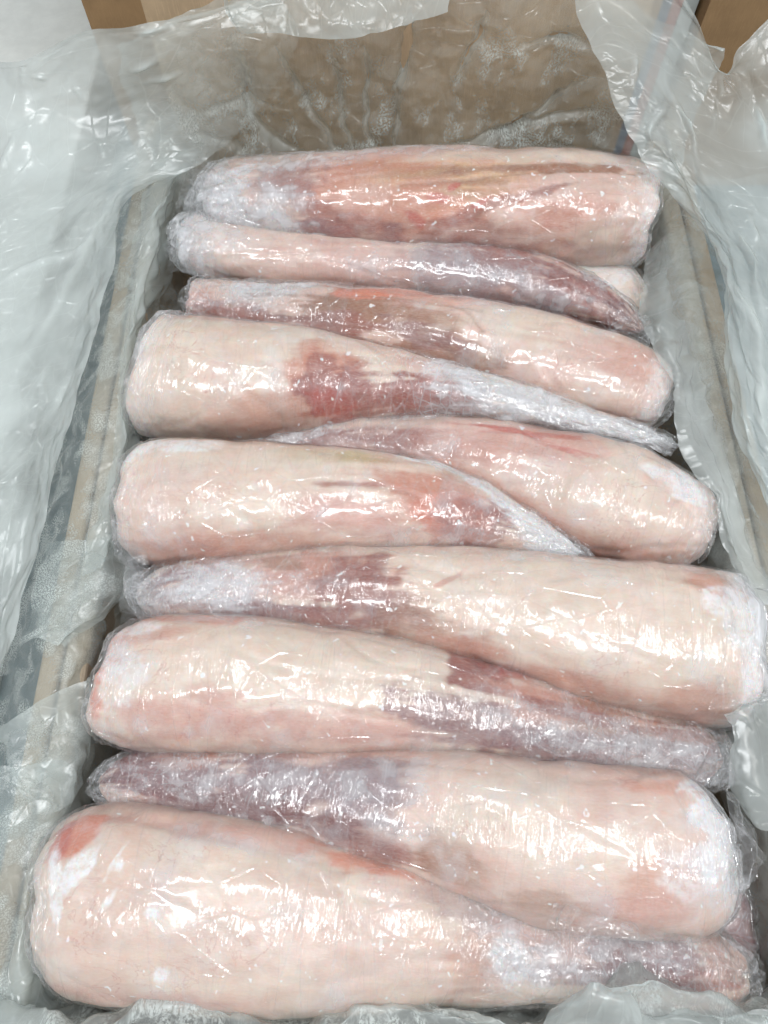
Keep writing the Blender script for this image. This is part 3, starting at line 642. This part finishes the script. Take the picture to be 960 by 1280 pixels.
fish("ninth fish tail from the back, grey mauve left tail and frosted white right end",
     [(112, 952, 1006), (180, 936, 1018), (300, 927, 1042), (400, 928, 1066), (500, 932, 1094), (600, 940, 1128), (700, 952, 1156), (800, 958, 1166), (870, 966, 1162), (932, 990, 1130)],
     [(112, -0.008), (400, -0.004), (650, 0.010), (932, 0.014)], 'pale',
     [(200, 975, 100, 42, 0, 'mauve', 1), (330, 985, 100, 46, 4, 'mauve', 1), (300, 1010, 160, 16, 6, 'deep', .6), (440, 1052, 80, 14, 16, 'deep', .6), (480, 985, 40, 40, 8, 'grey', .8), (330, 1015, 120, 16, 10, 'deep', .35), (240, 945, 40, 12, 0, 'salmon', .7), (430, 940, 100, 12, 2, 'salmon', .6), (440, 985, 70, 46, 6, 'grey', .85),
      (450, 1050, 90, 18, 16, 'red', .5), (400, 1030, 60, 12, 14, 'deep', .4), (620, 1000, 80, 40, 4, 'cream', .7), (570, 1080, 60, 26, 18, 'brown', .6), (660, 1110, 90, 30, 14, 'pale', .7), (700, 1060, 120, 40, 6, 'cream', .6), (810, 985, 60, 12, 4, 'coral', .4), (700, 1130, 80, 14, 10, 'brown', .4),
      (820, 1100, 60, 26, -8, 'salmon', .5), (780, 1140, 60, 20, 0, 'pink', .6), (880, 1010, 34, 34, 0, 'frost', .9), (895, 1060, 34, 50, 0, 'frost', .9), (850, 1090, 30, 26, 0, 'frost', .5),
      (320, 975, 140, 26, 4, 'cloud', .45), (500, 985, 50, 40, 0, 'cloud', .45), (890, 1060, 50, 70, 0, 'cloud', .5), (620, 985, 70, 20, 0, 'cloud', .25)],
     99, tail=-1, tail_len=0.50, caps=(0.03, 0.036), ext=(0.010, 0.006), end_frost=(0, .8), capn=(2.0, 2.8), grooves=[([(120,975),(250,985),(400,1000)],.004,.0014,'deep',.3),([(840,985),(850,1015),(880,1030)],.003,.0018,'pale',.4)],
     flaps=[[[(905,985,.04,.3),(925,1000,.03,.4),(938,1030,.02,.4)],[(915,1050,.05,.3),(940,1060,.035,.4),(956,1075,.02,.45)],[(880,1120,.045,.2),(915,1125,.03,.4),(940,1100,.02,.45)],[(800,1150,.03,.2),(840,1165,.02,.4),(900,1150,.01,.4)]]])

fish("fish tail closest to the front, large pale body with coral spot at upper left corner",
     [(38, 1036, 1192), (90, 1010, 1226), (140, 1006, 1238), (200, 1011, 1244), (300, 1029, 1250), (400, 1049, 1250), (500, 1074, 1246), (600, 1104, 1244), (700, 1138, 1248), (800, 1150, 1254), (880, 1160, 1258), (955, 1180, 1252)],
     [(44, -0.002), (500, 0.0), (955, -0.016)], 'cream',
     [(110, 1040, 34, 26, 0, 'coral', .9), (85, 1050, 12, 26, 0, 'blood', .5), (150, 1150, 90, 60, 0, 'pale', .6), (330, 1160, 140, 60, 6, 'pale', .6), (300, 1040, 120, 14, 8, 'pink', .6), (480, 1085, 70, 14, 12, 'coral', .7),
      (460, 1180, 90, 50, 8, 'pale', .8), (600, 1200, 60, 36, 0, 'salmon', .5), (560, 1120, 70, 20, 16, 'grey', .4), (700, 1190, 60, 30, 10, 'pink', .9), (820, 1200, 90, 32, 4, 'mauve', .9), (800, 1185, 80, 10, 6, 'red', .6), (720, 1215, 70, 16, 6, 'mauve', .6), (760, 1215, 60, 16, 4, 'deep', .4), (910, 1205, 40, 40, 0, 'salmon', .7), (880, 1230, 60, 14, 0, 'red', .5),
      (180, 1245, 130, 8, 4, 'pink', .5), (300, 1055, 90, 14, 10, 'cloud', .4), (120, 1080, 14, 34, 40, 'frost', .95), (165, 1080, 8, 16, -20, 'frost', .9), (160, 1075, 6, 36, 24, 'frost', .8), (150, 1125, 7, 20, 34, 'frost', .9), (85, 1110, 8, 40, -16, 'frost', .8), (205, 1138, 8, 8, 0, 'frost', .95), (210, 1215, 9, 8, 0, 'frost', .95),
      (640, 1200, 26, 22, 0, 'frost', .8), (740, 1180, 120, 34, 10, 'cloud', .5), (660, 1200, 50, 30, 0, 'cloud', .6), (740, 1160, 80, 12, 12, 'cloud', .7)],
     110, tail=1, tail_len=0.42, caps=(0.024, 0.03), ext=(0.003, 0.008), end_frost=(.15, 0), capn=(4.8, 2.4), grooves=[([(140,1020),(240,1035),(340,1060),(430,1085)],.0035,.0016,'pink',.5),([(205,1100),(220,1130),(240,1135)],.0015,.001,'salmon',.4),([(430,1120),(450,1170),(440,1220)],.004,.0014,'pale',.3)],
     flaps=[[[(690,1128,.05,.5),(680,1150,.055,.5),(690,1175,.05,.2)],[(770,1150,.05,.6),(765,1170,.055,.6),(770,1200,.05,.3)],[(860,1165,.03,.5),(860,1185,.045,.5),(860,1210,.04,.3)],[(945,1190,.01,.4),(950,1210,.02,.4),(945,1235,.01,.3)]],
      [[(600,1180,.055,.2),(605,1205,.055,.3),(600,1240,.05,.2)],[(680,1185,.05,.6),(690,1210,.055,.5),(680,1245,.045,.4)],[(760,1195,.045,.4),(760,1220,.05,.3),(750,1250,.04,.4)]]])

# the layer below shows only in a few gaps
fish("pale fish end lying lower, under the right side of the rearmost two tails",
     [(560, 335, 420), (640, 325, 425), (720, 322, 425), (790, 326, 420), (826, 335, 412)],
     [(560, -0.045), (826, -0.035)], 'cream', [(740, 345, 60, 20, 0, 'frost', .5)], 121, ext=(0, 0.004), N=(120, 64), NF=(150, 72), end_frost=(0, .3))
fish("shadowed fish lying lower, glimpsed under the front right corner",
     [(520, 1040, 1200), (700, 1040, 1220), (850, 1050, 1230), (960, 1070, 1230)],
     [(520, -0.085), (960, -0.08)], 'mauve', [(800, 1130, 160, 60, 0, 'cloud', .4)], 132, ext=(0, 0.004), N=(120, 64), NF=(150, 72))

px = pt
def ptv(x, y, yp):
    """photo position on the upright plane y = yp"""
    v = (y - 640) / FPX; fw = CP - v * SP; dn = SP + v * CP; d = yp / fw
    return [(x - 480) / FPX * d, yp, CAMH - dn * d]
def p3(*q): return [list(pix(*w)[0]) for w in q]
# left: up from the fish, over the wall rim and out
rows = []
for k, y in enumerate(np.linspace(0.72, -0.12, 9)):
    j = 0.006 * math.sin(k * 2.1)
    rows.append([[-0.222 + j, y, -0.075, .25, 0, .1], [-0.229 + j, y, -0.03, .34, .2, .1], [-0.238, y, 0.004, .40, .5, .15], [-0.262, y, 0.006, .20 + .16 * (k % 2), .9, .1],
                 [-0.282, y, -0.006, .16, 1, .1], [-0.315, y, -0.035, .16, 1, .1], [-0.36, y, -0.045, .2, .8, 0], [-0.43, y, -0.02, .3, 0, 0]])
sheet("side_sheet", rows, 330, 130, 3, amp=(0.006, 0.0028), freq=(13, 42))
# left: wide cloudy fold with its hem along the wall, running up to the back corner
lf = [[px(345, -12, .165, .3), px(280, 8, .165, .35), px(170, 32, .16, .62), px(95, 42, .15, .8), px(30, 76, .13, .85), px(-40, 70, .10, .85)],
      [px(372, 46, .152, .04), px(290, 50, .147, .14), px(180, 75, .13, .5), px(100, 95, .115, .82), px(30, 115, .11, .85), px(-50, 120, .09, .85)],
      [px(335, 120, .115, .03), px(255, 122, .10, .14), px(175, 132, .085, .55), px(100, 155, .08, .86), px(30, 170, .09, .85), px(-60, 180, .08, .85)],
      [px(262, 198, .06, .25), px(212, 196, .06, .5), px(165, 197, .062, .72), px(100, 220, .065, .82), px(20, 240, .075, .85), px(-60, 250, .07, .85)],
      [px(160, 250, .045, .7), px(142, 252, .055, .72), px(115, 260, .06, .75), px(70, 280, .065, .8), px(0, 310, .07, .85), px(-80, 320, .06, .85)],
      [px(135, 350, .045, .72), px(120, 352, .053, .68), px(95, 360, .06, .75), px(50, 375, .065, .8), px(-10, 400, .07, .85), px(-90, 410, .06, .85)],
      [px(95, 500, .045, .75), px(80, 502, .053, .66), px(55, 510, .06, .72), px(20, 520, .065, .8), px(-30, 540, .07, .85), px(-100, 560, .06, .85)],
      [px(55, 650, .045, .75), px(42, 652, .053, .66), px(18, 660, .06, .72), px(-15, 670, .065, .8), px(-60, 690, .07, .85), px(-120, 710, .06, .85)],
      [px(8, 820, .045, .75), px(-4, 822, .053, .66), px(-22, 830, .06, .72), px(-50, 840, .065, .8), px(-90, 850, .07, .85), px(-150, 870, .06, .85)],
      [px(-40, 980, .045, .75), px(-52, 982, .053, .7), px(-70, 990, .06, .72), px(-100, 1000, .065, .8), px(-140, 1010, .07, .85), px(-200, 1030, .06, .85)]]
sheet("side_fold", lf, 330, 150, 9, amp=(0.0035, 0.0022), freq=(8, 24), rot=0.9, stretch=0.4, rough=0.1,
      pleats=[(p3(*q), pw, ph) for q, pw, ph in (
      (((95, 78, .14), (130, 62, .15), (180, 40, .155), (270, 14, .16)), .006, -.007), (((30, 95, .12), (20, 150, .10), (2, 210, .08)), .006, -.007), (((28, 85, .125), (40, 92, .12), (55, 97, .12)), .004, -.005),
      (((140, 112, .11), (170, 90, .12), (205, 65, .135)), .005, -.006), (((140, 118, .10), (200, 100, .11), (250, 75, .125)), .005, -.006), (((95, 112, .105), (112, 150, .085), (130, 195, .065)), .005, -.006),
      (((130, 300, .06), (60, 320, .068), (10, 345, .07)), .007, -.005), (((150, 240, .055), (110, 300, .06), (70, 380, .065), (20, 460, .067)), .008, -.004), (((90, 470, .055), (50, 540, .062), (10, 590, .066)), .007, -.004))])
# back: against the raised end wall
rows = []
for k, x in enumerate(np.linspace(-0.25, 0.315, 12)):
    e = abs(k - 5.5) / 5.5
    c = max(0, e - 0.55) / 0.45
    dy = -0.05 * c
    m = 0.14 + 0.42 * c
    rows.append([[x * .97, 0.700 + dy, -0.06, m, 0, .4], [x, 0.712 + dy, -0.015, m + .06, 0, .9], [x, 0.722 + dy, 0.03, m, .0, .55 + .35 * (k in (4, 7, 8, 9))], [x, 0.726 + dy, 0.08, m, .0, .1 + .8 * (k in (4, 7, 8))],
                 [x, 0.727 + dy, 0.125, m + .05, 0, .15], [x, 0.730 + dy, 0.16 - 0.03 * c, m + .15, 0, 0]])
sheet("end_sheet", rows, 420, 150, 17, amp=(0.006, 0.0034), freq=(10, 26), aniso=(1.5, 0.40), rot=0.3, rough=0.12, psc=(1, .15, 1),
      pleats=[([ptv(*w, .724) for w in q], pw * 1.5, ph * 1.3) for q, pw, ph in (
      ([(292, 40), (310, 100), (330, 160), (400, 192)], .007, -.010), ([(345, 60), (370, 110), (400, 150), (420, 188)], .006, -.008), ([(415, 60), (425, 120), (440, 190)], .005, -.007),
      ([(520, 20), (505, 90), (490, 190)], .006, -.010), ([(610, 20), (590, 60), (575, 110)], .006, -.008), ([(740, 90), (690, 125), (640, 160), (590, 178)], .006, -.009), ([(755, 125), (700, 140), (600, 168), (490, 190)], .005, -.007),
      ([(250, 120), (300, 118), (350, 130)], .005, -.006), ([(240, 140), (280, 160), (330, 190)], .006, -.008), ([(460, 60), (455, 120), (470, 190)], .004, -.006), ([(650, 60), (700, 50), (740, 60)], .005, -.006))])
# back: lip turned forward over the raised end wall
lip = [[px(285, 2, .172, .4), px(285, 12, .165, .5), px(290, 28, .157, .4), px(300, 40, .148, .2)],
       [px(350, -14, .17, .5), px(350, -4, .165, .55), px(350, 20, .155, .5), px(345, 42, .145, .5)],
       [px(440, -22, .17, .5), px(440, -6, .165, .6), px(440, 26, .155, .55), px(440, 48, .145, .55)],
       [px(560, -30, .17, .4), px(560, -20, .165, .5), px(560, -4, .16, .5), px(560, 14, .155, .5)]]
sheet("end_fold", lip, 260, 90, 23, amp=(0.0045, 0.0018), freq=(14, 36), rot=0.2, stretch=0.6)
# right: inner sheet over the rim
rows = []
for k, y in enumerate(np.linspace(0.70, -0.12, 9)):
    j = 0.006 * math.sin(k * 1.7 + 1)
    rows.append([[0.272 + j, y, -0.055, .25, 0, .1], [0.284 + j, y, -0.012, .45, .1, .1], [0.298 + j, y, 0.008, .42, .2, .1], [0.318, y, 0.006, .18 + .14 * (k % 2), .3, .15],
                 [0.338, y, -0.004, .10, .4, .1], [0.37, y, -0.03, .15, .8, 0], [0.45, y, -0.03, .3, 0, 0]])
sheet("side_sheet", rows, 330, 120, 29, amp=(0.006, 0.003), freq=(13, 42))
# right: wide cloudy fold, tall at the back corner
rf = [[px(712, -12, .16, .40), px(760, -20, .17, .55), px(845, -12, .17, .5), px(900, 88, .12, .45), px(930, 60, .14, .6), px(1000, -30, .18, .6)],
      [px(732, 40, .15, .55), px(765, 24, .15, .62), px(852, 60, .13, .55), px(905, 96, .12, .45), px(935, 96, .12, .55), px(1010, 60, .15, .65)],
      [px(752, 90, .13, .55), px(790, 90, .13, .60), px(855, 120, .11, .55), px(905, 150, .10, .45), px(950, 150, .10, .6), px(1020, 140, .12, .7)],
      [px(782, 160, .10, .55), px(815, 160, .10, .55), px(858, 190, .09, .45), px(915, 220, .09, .55), px(960, 230, .09, .68), px(1030, 240, .10, .75)],
      [px(806, 205, .08, .55), px(842, 215, .08, .5), px(878, 255, .075, .5), px(925, 290, .08, .65), px(970, 310, .08, .72), px(1040, 330, .09, .75)],
      [px(858, 262, .06, .62), px(880, 280, .065, .6), px(905, 320, .07, .6), px(940, 360, .075, .7), px(980, 390, .08, .75), px(1040, 420, .08, .75)],
      [px(902, 335, .05, .7), px(908, 345, .055, .66), px(920, 385, .065, .62), px(945, 430, .07, .7), px(990, 460, .075, .75), px(1050, 500, .08, .75)],
      [px(908, 430, .045, .7), px(914, 440, .05, .66), px(926, 470, .06, .62), px(955, 510, .065, .7), px(1000, 540, .07, .75), px(1060, 580, .08, .75)],
      [px(922, 545, .04, .7), px(930, 550, .045, .66), px(945, 570, .055, .65), px(975, 600, .06, .7), px(1020, 640, .07, .75), px(1080, 680, .08, .75)],
      [px(968, 655, .04, .7), px(975, 660, .045, .66), px(990, 680, .05, .65), px(1020, 700, .06, .7), px(1060, 740, .07, .75), px(1120, 780, .08, .75)]]
sheet("side_fold", rf, 300, 150, 37, amp=(0.004, 0.0026), freq=(10, 28), rot=1.0, stretch=0.6, rough=0.15,
      pleats=[(p3(*q), pw, ph) for q, pw, ph in (
      (((835, 88, .125), (850, 130, .11), (868, 180, .09), (882, 210, .085)), .005, .008), (((890, 100, .115), (892, 140, .10), (884, 185, .09)), .005, .008), (((882, 185, .09), (895, 215, .085), (925, 250, .08), (945, 300, .08)), .005, .007),
      (((862, 170, .095), (868, 195, .088), (878, 210, .085)), .004, .005), (((870, 95, .12), (872, 125, .11)), .004, .006), (((900, 92, .12), (898, 130, .105)), .004, .005), (((830, 130, .11), (815, 160, .10), (808, 200, .085)), .005, .006),
      (((800, 60, .14), (790, 110, .12), (805, 150, .10)), .005, .006), (((935, 100, .11), (945, 140, .10), (960, 190, .095)), .005, .006), (((905, 340, .07), (940, 400, .07), (950, 480, .065), (958, 560, .06)), .006, .006), (((925, 290, .08), (940, 330, .078), (955, 420, .07)), .005, .006))])
# front: crumpled lip
rows = []
for k, x in enumerate(np.linspace(-0.30, 0.33, 16)):
    b = 0.006 * math.sin(k * 1.9) + 0.012 * (k in (11, 12)) - 0.003
    rows.append([[x, -0.084 + b, -0.055, .35, 0, .3], [x, -0.086 + b * 1.3, 0.0, .5, 0, .7], [x, -0.090 + b * 1.2, 0.026 + abs(b), .55, .1, .8], [x, -0.100 + b, 0.028, .42, .2, .8],
                 [x, -0.118, 0.018, .35, .2, .5], [x, -0.145, -0.01, .35, 0, 0], [x, -0.17, -0.06, .35, 0, 0]])
sheet("end_sheet", rows, 330, 90, 41, amp=(0.007, 0.004), freq=(18, 46), stretch=1.2)
# separate folds of the bag pushed between the fish and the walls
def fold(ctrl, seed, nu=170, nv=100, **k):
    return sheet("fold", [[px(*q) for q in row] for row in ctrl], nu, nv, seed, amp=k.get('amp', (0.005, 0.0036)), freq=(14, 40), rot=k.get('rot', 0.6), stretch=0.7)
fold([[(243, 205, .03, .5), (225, 212, .035, .55), (200, 225, .03, .45), (178, 240, .025, .4)],
      [(222, 255, -.02, .5), (205, 260, .02, .65), (190, 275, .03, .45), (165, 300, .01, .2)],
      [(215, 330, -.03, .5), (192, 335, .01, .6), (178, 340, .02, .5), (155, 370, .01, .15)],
      [(188, 420, -.03, .5), (170, 430, .0, .6), (160, 440, .015, .6), (150, 450, .012, .2)],
      [(182, 545, -.03, .5), (168, 540, -.01, .55), (155, 550, .012, .7), (140, 560, .012, .25)],
      [(162, 640, -.03, .5), (148, 640, -.01, .6), (140, 640, .012, .75), (122, 650, .010, .3)],
      [(150, 700, -.03, .5), (142, 700, -.01, .6), (134, 705, .012, .6), (100, 720, .010, .3)]], 51)
fold([[(168, 668, -.01, .3), (140, 668, .01, .35, .4), (100, 676, .012, .2, .9), (60, 680, .01, .1, 1)],
      [(165, 725, -.01, .35), (132, 722, .012, .4, .5), (90, 720, .014, .25, .9), (45, 730, .01, .1, 1)],
      [(125, 775, .0, .4), (105, 775, .014, .4, .6), (75, 770, .016, .25, 1), (35, 780, .01, .1, 1)],
      [(82, 812, .004, .5), (72, 808, .014, .4, .6), (50, 800, .014, .25, 1), (20, 810, .01, .1, 1)]], 52)
fold([[(112, 850, .012, 0.36), (118, 880, .008, 0.40), (114, 930, .0, 0.36), (112, 965, -.02, 0.32)],
      [(75, 862, .018, 0.36, .3), (85, 890, .02, 0.32, .5), (90, 940, .014, 0.32, .3), (98, 990, .0, 0.36)],
      [(30, 890, .02, 0.36, .4), (45, 915, .02, 0.25, .6), (60, 955, .018, 0.25, .3), (80, 1010, .004, 0.36)],
      [(-15, 915, .018, 0.36, .5), (0, 940, .018, 0.29, .6), (15, 975, .018, 0.29, .4), (40, 1020, .01, 0.36)]], 53)
fold([[(95, 960, .0, 0.36), (98, 985, .0, 0.40), (92, 1005, -.005, 0.36), (80, 1030, -.01, 0.32)],
      [(60, 950, .016, 0.40), (62, 985, .016, 0.36), (58, 1010, .012, 0.36), (60, 1035, .004, 0.32)],
      [(25, 955, .02, 0.36), (28, 990, .02, 0.29, .2, .6), (25, 1018, .016, 0.32, 0, .5), (30, 1045, .01, 0.29)],
      [(-10, 960, .02, 0.36), (-8, 995, .02, 0.29), (-8, 1025, .016, 0.29), (0, 1055, .01, 0.22)]], 54)
fold([[(90, 1015, -.02, 0.36), (72, 1020, .0, 0.40), (62, 1030, .01, 0.36), (48, 1040, .008, 0.14)],
      [(58, 1090, -.02, 0.36), (50, 1095, .0, 0.43), (42, 1100, .012, 0.36), (26, 1110, .008, 0.11)],
      [(50, 1180, -.02, 0.36), (40, 1175, .0, 0.43), (30, 1180, .012, 0.40), (8, 1190, .008, 0.22)],
      [(70, 1240, -.02, 0.36), (45, 1235, .0, 0.43), (26, 1240, .012, 0.43), (-10, 1245, .008, 0.36)],
      [(90, 1290, -.02, 0.36), (50, 1290, .0, 0.43), (20, 1290, .012, 0.43), (-20, 1290, .008, 0.36)]], 55)
fold([[(812, 322, .02, .2), (838, 300, .025, .2), (862, 280, .025, .15), (881, 262, .03, .08)],
      [(800, 372, .035, .35), (832, 360, .045, .42), (852, 350, .025, .2), (880, 345, .015, .06)],
      [(812, 425, .04, .4), (842, 418, .048, .5), (864, 410, .025, .25), (884, 405, .015, .06)],
      [(838, 480, .045, .45), (856, 478, .045, .7), (876, 470, .03, .6), (890, 470, .015, .08)],
      [(842, 530, .045, .5), (862, 530, .045, .7), (884, 530, .03, .65), (896, 525, .015, .08)],
      [(858, 570, .04, .5), (880, 570, .04, .72), (898, 575, .025, .7), (911, 575, .015, .08)],
      [(892, 620, .03, .5), (902, 620, .03, .75), (916, 625, .02, .7), (926, 625, .012, .08)],
      [(904, 680, .02, .5), (918, 680, .025, .7), (932, 690, .02, .7), (941, 690, .012, .08)],
      [(938, 760, .02, .5), (948, 755, .025, .7), (960, 755, .02, .7), (971, 755, .012, .08)]], 56, nu=260)
fold([[(905, 890, .04, .4), (925, 880, .045, .5), (950, 870, .04, .5), (985, 860, .03, .5)],
      [(912, 930, .035, .45), (935, 925, .04, .5), (955, 920, .04, .5), (990, 915, .03, .5)],
      [(918, 975, .02, .45), (938, 985, .03, .55), (965, 985, .03, .5), (995, 980, .03, .5)],
      [(930, 1000, .01, .55), (945, 1030, .02, .5), (970, 1040, .02, .5), (1000, 1040, .02, .5)]], 57)
fold([[(690, 1262, .03, .45), (735, 1225, .05, .5), (772, 1238, .045, .5), (800, 1265, .03, .5), (860, 1268, .03, .5), (960, 1262, .03, .4)],
      [(680, 1275, .035, .5), (730, 1255, .05, .55), (775, 1255, .05, .5), (810, 1275, .035, .5), (870, 1276, .035, .4), (970, 1270, .03, .4)],
      [(670, 1300, .03, .5), (730, 1300, .04, .55), (780, 1300, .04, .5), (820, 1300, .03, .5), (880, 1300, .03, .4), (980, 1300, .03, .4)]], 58, nu=70, nv=170)
